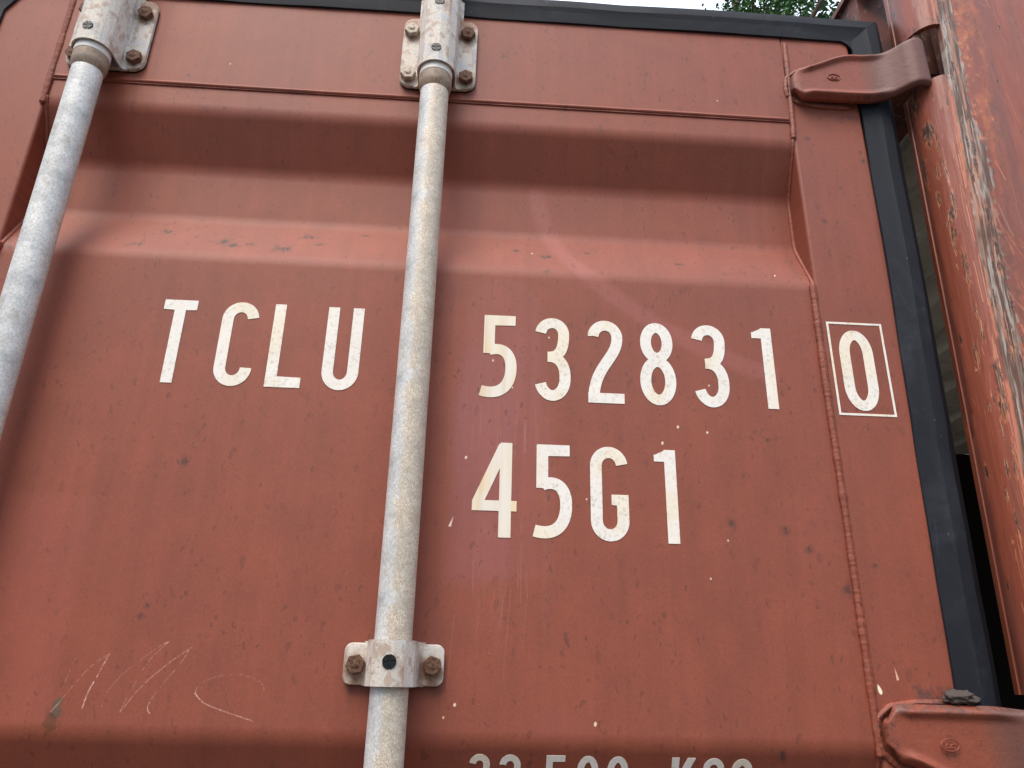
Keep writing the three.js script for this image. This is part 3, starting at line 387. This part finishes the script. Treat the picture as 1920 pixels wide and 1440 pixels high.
// ------------------------------------------------------------------ the container behind: corner post, header, side wall, interior
const body = thing('shipping_container', 'scraped rust red container corner post and header right of the open door', 'shipping container', [0.7, -2.05, -1.2]);
const PW = 1024, PH = 2048, py0 = -0.6, pyS = 1.4, pY = (y) => (1 - (y - py0) / pyS) * PH;
const postMap = texOf(canvasOf(PW, PH, (i, j) => {
  const u = i / PW, y = j / PH * 1400, a = fbm(i / 90, y / 220, 501, 4) - 0.5, b = fbm(i / 16, y / 60, 507, 3) - 0.5, f = hash(i, j, 6) - 0.5, run = fbm(i / 7, y / 160, 511, 3) - 0.5;
  let c = [148, 78, 58]; const t = 1 + 0.16 * a + 0.12 * b + 0.06 * f + 0.1 * run; c = mix3(c, [118, 70, 58], 0.5 * smooth(0.1, 0.3, a + 0.1)); c = c.map((v) => v * t);
  if (u < 0.1) c = mix3(c, [126, 62, 36], 0.5 + b);                      // lip, rusty
  const rl = 0.348 + 0.018 * (vnoise(y / 90, 1, 61) - 0.5) + 0.005 * (vnoise(y / 4, 2, 62) - 0.5), rh = 0.452 + 0.05 * (vnoise(y / 80, 3, 63) - 0.5) + 0.024 * (vnoise(y / 6, 4, 64) - 0.5);
  const inr = smooth(rl - 0.006, rl + 0.006, u) * (1 - smooth(rh - 0.006, rh + 0.006, u));
  if (inr > 0) { const q = fbm(i / 12, y / 26, 521, 4), r = fbm(i / 9, y / 40, 531, 3); let w = mix3([128, 108, 92], [168, 158, 148], smooth(0.42, 0.62, q)); w = mix3(w, [94, 64, 48], smooth(0.44, 0.6, r)); w = mix3(w, [188, 124, 96], smooth(0.58, 0.72, fbm(i / 14, y / 70, 541, 3)) * 0.8); c = mix3(c, w, inr); }
  const edge = Math.exp(-Math.pow((u - rl + 0.004) / 0.008, 2)) * smooth(0.38, 0.58, vnoise(y / 50, 7, 71)); c = mix3(c, [200, 122, 92], edge * 0.9);
  return c;
}, (g) => {
  const scr = (u, y, l, w, col, a, lean = 0) => { g.strokeStyle = `rgba(${col},${a})`; g.lineWidth = w; g.beginPath(); const x = u * PW, yy = pY(y), s = l / pyS * PH; g.moveTo(x, yy); g.quadraticCurveTo(x + lean * 0.4 + rr(-3, 3), yy + s * 0.5, x + lean, yy + s); g.stroke(); };
  for (let k = 0; k < 520; k++) { const u = rr(0.46, 1), y = rr(-0.6, 0.8), c = rnd(); scr(u, y, rr(0.004, 0.06), rr(0.8, 3.4), c < 0.4 ? '194,114,80' : c < 0.6 ? '206,120,70' : c < 0.8 ? '110,66,56' : '148,132,122', rr(0.1, 0.65), rr(-8, 26)); }
  for (let k = 0; k < 180; k++) { const u = rr(0.12, 0.34), y = rr(-0.6, 0.8), c = rnd(); scr(u, y, rr(0.003, 0.03), rr(0.8, 3.2), c < 0.6 ? '204,132,96' : c < 0.8 ? '200,120,62' : '78,52,46', rr(0.15, 0.7), rr(-10, 10)); }
  for (let k = 0; k < 90; k++) { const y = rr(0.34, 0.6) , u = 0.44 + 0.06 * rnd() * rnd(); blotch(g, u * PW, pY(y), rr(2, 7), rnd() < 0.6 ? '222,154,108' : '206,138,100', 0.5, 7, rr(1, 2.4), rr(0.5, 1.2)); }
  for (let k = 0; k < 90; k++) scr(rr(0.015, 0.1), rr(-0.6, 0.8), rr(0.02, 0.12), rr(1, 5), rnd() < 0.5 ? '178,96,44' : '74,38,28', rr(0.2, 0.6), rr(-3, 3));
  for (let k = 0; k < 70; k++) { const u = rr(0.1, 1), y = rr(-0.6, 0.8), w = rr(4, 40), l = rr(0.05, 0.4); const gr = g.createLinearGradient(0, pY(y + l), 0, pY(y)); const c = rnd() < 0.5 ? '152,84,60' : rnd() < 0.5 ? '96,56,50' : '106,72,60'; gr.addColorStop(0, `rgba(${c},0)`); gr.addColorStop(0.5, `rgba(${c},${rr(0.1, 0.3)})`); gr.addColorStop(1, `rgba(${c},0)`); g.fillStyle = gr; g.fillRect(u * PW, pY(y + l), w, l / pyS * PH); }
  for (let k = 0; k < 60; k++) { const u = rr(0.46, 1), y = rr(-0.5, 0.8), r = rr(10, 46); blotch(g, u * PW, pY(y), r, rnd() < 0.4 ? '104,70,62' : rnd() < 0.5 ? '104,58,46' : '168,96,78', rr(0.04, 0.12), 16, 1, rr(1, 3)); }
  for (let k = 0; k < 900; k++) { const u = rr(0.46, 1), y = rr(-0.6, 0.8); scr(u, y, rr(0.002, 0.03), rr(0.6, 2.2), rnd() < 0.45 ? '200,126,102' : rnd() < 0.5 ? '98,56,46' : '140,98,84', rr(0.1, 0.5), rr(-5, 16)); }
  for (let k = 0; k < 26; k++) { const y = rr(0.2, 0.8); scr(rr(0.5, 0.98), y, rr(0.05, 0.2), rr(2, 9), rnd() < 0.5 ? '158,88,64' : '120,78,72', rr(0.12, 0.35), rr(-30, 60)); }
  for (let k = 0; k < 46; k++) { const u = 0.47 + 0.5 * rnd(), y = rr(-0.1, 0.8); blotch(g, u * PW, pY(y), rr(2, 6), rnd() < 0.5 ? '232,158,112' : '212,146,110', 0.6, 6, rr(0.6, 1.2), rr(0.8, 2.4)); }
  for (let k = 0; k < 60; k++) { const u = 0.44 + 0.2 * rnd() * rnd(), y = rr(-0.6, 0.32); scr(u, y, rr(0.02, 0.11), rr(1.5, 7), rnd() < 0.45 ? '204,124,92' : rnd() < 0.5 ? '196,112,66' : '168,150,136', rr(0.3, 0.8), rr(10, 50)); }
  for (let k = 0; k < 80; k++) { const y = rr(-0.5, 0.75), u = 0.335 - 0.06 * rnd() * rnd(); scr(u, y, rr(0.01, 0.07), rr(1.5, 5), rnd() < 0.6 ? '226,160,128' : '206,124,72', rr(0.3, 0.75), rr(-4, 10)); }
  for (let k = 0; k < 34; k++) { const y = rr(-0.5, 0.75), u = rr(0.45, 0.52); blotch(g, u * PW, pY(y), rr(6, 20), rnd() < 0.6 ? '196,110,62' : '100,62,46', 0.22, 16, 1, rr(2, 6)); }
  for (let k = 0; k < 40; k++) { const u = rr(0.2, 0.33), y = rr(-0.3, 0.3); scr(u, y, rr(0.01, 0.06), rr(1, 4), rnd() < 0.6 ? '206,146,96' : '200,126,96', rr(0.3, 0.7), rr(-18, 8)); }
  const rot = (u, y, r, sx, sy) => { blotch(g, u * PW, pY(y), r * 1.25, '196,128,92', 0.4, 26, sx, sy); blotch(g, u * PW, pY(y), r, '84,60,48', 0.75, 34, sx, sy); blotch(g, u * PW, pY(y), r * 0.7, '58,42,38', 0.6, 18, sx, sy); };
  const chip = (u, y, r, sx, sy) => { rot(u, y, r, sx, sy); for (let k = 0; k < 7; k++) scr(u + rr(-0.8, 0.8) * r * sx / PW, y + rr(-0.4, 1) * r * sy * pyS / PH, rr(0.3, 1.5) * r * sy * pyS / PH, rr(1, 3.2), rnd() < 0.6 ? '230,170,136' : '214,130,72', rr(0.4, 0.85), rr(-7, 7)); };
  for (let k = 0; k < 30; k++) { const y = 0.36 - 0.75 * (k + rnd()) / 30; chip(0.215 + 0.03 * Math.sin(k * 0.9) + (0.36 - y) * 0.1 + rr(-0.03, 0.03), y, rr(3, 8), rr(0.6, 1.2), rr(1.2, 4)); }
  for (const [u, y, r, sx, sy] of [[0.2, 0.372, 22, 1.2, 0.75], [0.17, 0.425, 15, 0.8, 1.3], [0.145, 0.33, 18, 0.5, 1.7], [0.21, 0.31, 9, 1, 1.5], [0.19, 0.275, 10, 0.9, 1.1], [0.24, 0.245, 12, 1, 1], [0.22, 0.215, 9, 0.7, 2], [0.25, 0.17, 8, 0.6, 4], [0.22, 0.2, 6, 0.8, 1.5], [0.31, 0.02, 16, 0.6, 3], [0.29, -0.005, 12, 1, 1.4], [0.3, -0.07, 9, 0.8, 1.5], [0.31, -0.12, 9, 0.8, 1.8], [0.42, 0.235, 20, 0.9, 0.7], [0.42, 0.19, 20, 0.9, 0.6], [0.42, 0.165, 13, 1, 0.8], [0.4, 0.3, 10, 0.8, 2], [0.41, 0.08, 12, 0.8, 3], [0.42, -0.05, 14, 0.8, 4], [0.6, 0.31, 8, 1, 1], [0.72, 0.26, 8, 1, 1.2], [0.66, 0.1, 7, 1, 2]]) chip(u, y, r * 1.25, sx, sy);
  for (let k = 0; k < 40; k++) rot(rr(0.14, 0.34), rr(-0.6, 0.8), rr(2, 6), 0.8, rr(1, 3));
  for (let k = 0; k < 70; k++) rot(rr(0.36, 0.46), rr(-0.6, 0.8), rr(2, 7), 0.7, rr(1, 4));
  for (let k = 0; k < 26; k++) rot(rr(0.5, 1), rr(-0.6, 0.8), rr(2, 5), 0.8, rr(1, 2));
  for (let k = 0; k < 90; k++) { blotch(g, rr(0.1, 0.42) * PW, pY(0.4465 - Math.abs(rr(0, 0.01))), rr(2, 7), rnd() < 0.5 ? '96,72,52' : '130,104, 76', 0.4, 6); blotch(g, rr(0.1, 0.42) * PW, pY(0.531 + Math.abs(rr(0, 0.012))), rr(2, 8), '70,50,46', 0.35, 6); }
  g.fillStyle = 'rgba(176,182,190,.85)'; g.fillRect(0.93 * PW, pY(0.56), 70, 80);
}));
const postPaint = new THREE.MeshPhysicalMaterial({ map: postMap, roughness: 0.48, bumpMap: grayTex(512, 1024, (i, j) => 0.5 + 0.6 * (fbm(i / 14, j / 30, 601, 4) - 0.5), true), bumpScale: 0.0012 });
function postSegment(y0, y1, fromRidge) {
  const ny = Math.max(2, Math.round((y1 - y0) / 0.006)), outer = [], inner = [], us = []; let first = true;
  for (let j = 0; j <= ny; j++) { const y = y0 + (y1 - y0) * j / ny, xb = 0.5400 + 0.0205 * y, xr = Math.max(xb + 0.014, 0.5555 + 0.047 * y), A = xr - xb - 0.002, o = [], n = [];
    const push = (x, z, ix, iz, u) => { o.push([x, y, z]); n.push([ix, y, iz]); if (first) us.push(u); };
    const rn = 0.0008 * (vnoise(y * 60, 1, 81) - 0.5) + 0.0005 * (vnoise(y * 220, 2, 82) - 0.5);
    if (!fromRidge) { push(xb + 0.0008, -0.0066, xb + 0.007, -0.0066, 0.0); push(xb, -0.006, xb + 0.007, -0.0058, 0.02); push(xb + 0.0001, 0.0005, xb + 0.007, 0.0005, 0.09); push(xb + 0.0020, 0.0016, xb + 0.008, 0.002, 0.1); push(xb + 0.0005, 0.003, xb + 0.007, 0.003, 0.11); push(xb, 0.010, xb + 0.007, 0.010, 0.15);
      for (let k = 1; k <= 12; k++) { const a = k / 12 * Math.PI / 2; push(xb + A * (1 - Math.cos(a)), 0.012 + 0.040 * Math.sin(a), xb + 0.007 + (A - 0.004) * (1 - Math.cos(a)), 0.012 + 0.033 * Math.sin(a), 0.15 + 0.2 * k / 12); } }
    for (let k = 0; k <= 6; k++) { const t = k / 6, hgt = Math.sin(Math.PI * t) * 0.0012 + (k && k < 6 ? 1.3 * rn + 0.0005 * (vnoise(y * 150, k * 3.1, 83) - 0.5) : 0); push(xr + 0.0225 * t + 0.0005 * (k === 0), 0.0522 + hgt, xr + 0.0225 * t, 0.045, 0.352 + 0.098 * t); }
    for (let k = 1; k <= 10; k++) { const t = k / 10; push(xr + 0.0225 + 0.235 * t, 0.0520 - 0.003 * t + 0.0022 * (fbm(t * 7, y * 9, 85, 3) - 0.5), xr + 0.0225 + 0.235 * t, 0.044 - 0.003 * t, 0.45 + 0.55 * t); }
    outer.push(o); inner.push(n); first = false; }
  const uvF = (i, j) => [us[i], (y0 + (y1 - y0) * j / ny - py0) / pyS];
  const capRows = (j) => [outer[j], inner[j]], capUv = (j) => (i, k) => [us[i], (y0 + (y1 - y0) * j / ny - py0) / pyS + (k ? 0.004 : 0)];
  const gs = [gridGeo(outer, false, uvF), gridGeo(inner, false, uvF), gridGeo(capRows(0), false, capUv(0)), gridGeo(capRows(ny), false, capUv(ny))];
  const e = outer.map((r, j) => [r[0], inner[j][0]]); gs.push(gridGeo(e, false, (i, j) => [us[0] + 0.002, uvF(0, j)[1]]));
  return gs;
}
{
  const cut = [[-2.0, -0.372, 0], [-0.372, -0.286, 1], [-0.286, 0.4455, 0], [0.4455, 0.531, 1], [0.531, 0.80, 0]];
  const gs = cut.flatMap(([a, b, r]) => postSegment(a, b, r)).map((g) => toCreasedNormals(g, 0.9));
  part('corner_post', mergeGeometries(gs), postPaint, body);
}
const rusty = new THREE.MeshStandardMaterial({ roughness: 0.7, map: texOf(canvasOf(512, 512, (i, j) => { const a = fbm(i / 40, j / 60, 701, 4), b = fbm(i / 12, j / 12, 705, 3), t = 1 + 0.1 * (hash(i, j, 2) - 0.5); return mix3(mix3([118, 68, 56], [84, 54, 46], smooth(0.4, 0.65, a)), [146, 108, 88], smooth(0.6, 0.78, b)).map((v) => v * t); }), true) });
const greyPaint = new THREE.MeshStandardMaterial({ roughness: 0.7, map: texOf(canvasOf(512, 512, (i, j) => { const a = fbm(i / 60, j / 60, 801, 4), b = smooth(0.62, 0.72, fbm(i / 14, j / 18, 805, 4)), t = 1 + 0.14 * (a - 0.5) + 0.05 * (hash(i, j, 2) - 0.5); return mix3([224, 229, 220], [186, 186, 176], b * 0.4).map((v) => v * t); }), true) });
const darkLining = new THREE.MeshStandardMaterial({ color: 0x2c2a28, roughness: 0.85 });  // shade deep inside the container put into the wall colour
const Z1 = -2.36, XF = 9;
part('inner_post', planarM(box(0.655, 0.74, -2.0, 0.72, -0.06, -0.002), 2), rusty, body);
part('header_rail', planarM(mergeGeometries([box(0.566, 0.69, 0.575, 0.74, Z1, -0.075), box(0.560, 0.566, 0.60, 0.735, Z1, -0.075), box(0.552, 0.60, 0.735, 0.745, Z1, -0.04)].map((g) => g.toNonIndexed())), 2), rusty, body);
part('corner_post', planarM(box(0.58, 0.72, -2.0, 0.72, Z1 - 0.06, Z1), 2), rusty, body);
part('sill', planarM(box(0.57, 0.69, -2.05, -1.95, Z1, -0.06), 2), rusty, body);
part('side_wall', planarM(box(0.742, XF, -1.95, 0.7, -0.05, -0.006), 2), rusty, body);
part('side_wall', planarM(box(0.722, XF, -1.95, 0.7, Z1 - 0.05, Z1 - 0.004), 2), rusty, body);
part('end_wall', planarM(box(XF, XF + 0.05, -1.95, 0.7, Z1, -0.05), 2), rusty, body);
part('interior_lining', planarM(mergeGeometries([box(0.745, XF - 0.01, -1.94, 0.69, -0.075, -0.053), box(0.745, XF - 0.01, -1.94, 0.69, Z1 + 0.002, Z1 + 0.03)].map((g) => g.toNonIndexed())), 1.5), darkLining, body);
part('container_floor', planarM(box(0.692, XF, -2.0, -1.945, Z1, -0.052), 2), new THREE.MeshStandardMaterial({ color: 0x8a6e50, roughness: 0.8 }), body);
{ const gs = [box(0.692, XF, 0.70, 0.73, Z1, -0.052)]; for (let x = 0.80; x < XF - 0.2; x += 0.209) gs.push(box(x, x + 0.11, 0.683, 0.6995, Z1 + 0.05, -0.10)); part('roof', planarM(mergeGeometries(gs.map((g) => g.toNonIndexed())), 1.5), greyPaint, body); }

// ------------------------------------------------------------------ ground and trees
{ const g = new THREE.PlaneGeometry(400, 400, 1, 1).rotateX(-Math.PI / 2).translate(0, -2.2, 0); const uv = g.attributes.uv; for (let i = 0; i < uv.count; i++) uv.setXY(i, uv.getX(i) * 200, uv.getY(i) * 200);
  const m = new THREE.Mesh(g, new THREE.MeshStandardMaterial({ roughness: 0.95, map: texOf(canvasOf(512, 512, (i, j) => { const t = 1 + 0.3 * (fbm(i / 20, j / 20, 901, 4) - 0.5) + 0.3 * (hash(i, j, 9) - 0.5); return [66 * t, 62 * t, 57 * t]; }), true) }));
  m.name = 'ground'; m.receiveShadow = true; m.userData = { kind: 'structure', label: 'pale gravel yard under the container', category: 'ground' }; scene.add(m); }
const leafMats = [0x3d6636, 0x2f552e, 0x517a42].map((c) => new THREE.MeshStandardMaterial({ color: c, roughness: 0.8, side: THREE.DoubleSide }));
const bark = new THREE.MeshStandardMaterial({ roughness: 0.9, map: rustTex([104, 84, 68], [62, 50, 42], [150, 128, 108], 950) });
function tree(x, z, h, rad, label, sd) {
  seed = sd; const t = thing('tree', label, 'tree', [x, -2.2, z]), tr = [], tips = [];
  const limb = (a, b, r0, r1) => { const d = b.clone().sub(a), g = new THREE.CylinderGeometry(r1, r0, d.length(), 9, 1); g.translate(0, d.length() / 2, 0); g.applyQuaternion(new THREE.Quaternion().setFromUnitVectors(new THREE.Vector3(0, 1, 0), d.clone().normalize())); g.translate(a.x, a.y, a.z); tr.push(g); };
  let p = new THREE.Vector3(x, -2.2, z); const top = h * 0.5; for (let k = 0; k < 5; k++) { const q = p.clone().add(new THREE.Vector3(rr(-0.12, 0.12), top / 5, rr(-0.12, 0.12))); limb(p, q, 0.22 * (1 - k * 0.11), 0.22 * (1 - (k + 1) * 0.11)); p = q; if (k > 1) for (let b = 0; b < 4; b++) { const a = rnd() * 6.28, e = p.clone().add(new THREE.Vector3(Math.cos(a) * rad * rr(0.5, 0.9), rr(0.4, 0.3 * h), Math.sin(a) * rad * rr(0.5, 0.9))); limb(p, e, 0.075, 0.02); tips.push(e, p.clone().lerp(e, 0.6)); for (let w = 0; w < 3; w++) { const s = p.clone().lerp(e, rr(0.4, 0.9)), q2 = s.clone().add(new THREE.Vector3(rr(-1, 1), rr(-0.2, 0.9), rr(-1, 1)).multiplyScalar(rad * 0.35)); limb(s, q2, 0.025, 0.008); tips.push(q2); } } }
  limb(p, p.clone().add(new THREE.Vector3(0, h * 0.42, 0)), 0.1, 0.02); for (let k = 1; k < 6; k++) tips.push(p.clone().add(new THREE.Vector3(rr(-0.5, 0.5) * rad, h * 0.42 * k / 5, rr(-0.5, 0.5) * rad)));
  part('trunk', mergeGeometries(tr), bark, t);
  const pos = [[], [], []], q = new THREE.Quaternion(), e = new THREE.Euler(), v = new THREE.Vector3();
  for (const c of tips) for (let k = 0; k < 9; k++) { const cc = c.clone().add(new THREE.Vector3(rr(-1, 1), rr(-0.7, 0.7), rr(-1, 1)).multiplyScalar(rad * 0.2)), cr = rr(0.16, 0.34);
    for (let l = 0; l < 46; l++) { const a = rnd() * 6.28, b = Math.acos(rr(-1, 1)), d = cr * Math.cbrt(rnd()); const o = cc.clone().add(new THREE.Vector3(Math.sin(b) * Math.cos(a) * d, Math.cos(b) * d * 0.7, Math.sin(b) * Math.sin(a) * d)); q.setFromEuler(e.set(rr(-1.1, 1.1), rnd() * 6.28, rr(-1, 1))); const s = rr(0.035, 0.07), B = pos[Math.floor(rnd() * 3)];
      const P = [[-0.5, 0, 0], [0, 0.02, 0.42], [0.9, 0, 0], [0, 0.02, -0.42]].map(([x1, y1, z1]) => v.set(x1, y1, z1).multiplyScalar(s).applyQuaternion(q).add(o).toArray()); B.push(...P[0], ...P[1], ...P[2], ...P[0], ...P[2], ...P[3]); } }
  pos.forEach((a, i) => { const g = new THREE.BufferGeometry(); g.setAttribute('position', new THREE.Float32BufferAttribute(a, 3)); g.computeVertexNormals(); const m = part('foliage', g, leafMats[i], t); m.userData.kind = 'stuff'; });
}
tree(4.3, -8.5, 20.5, 2.7, 'leafy green tree showing between the door top and the corner post', 21);

renderer.render(scene, camera);
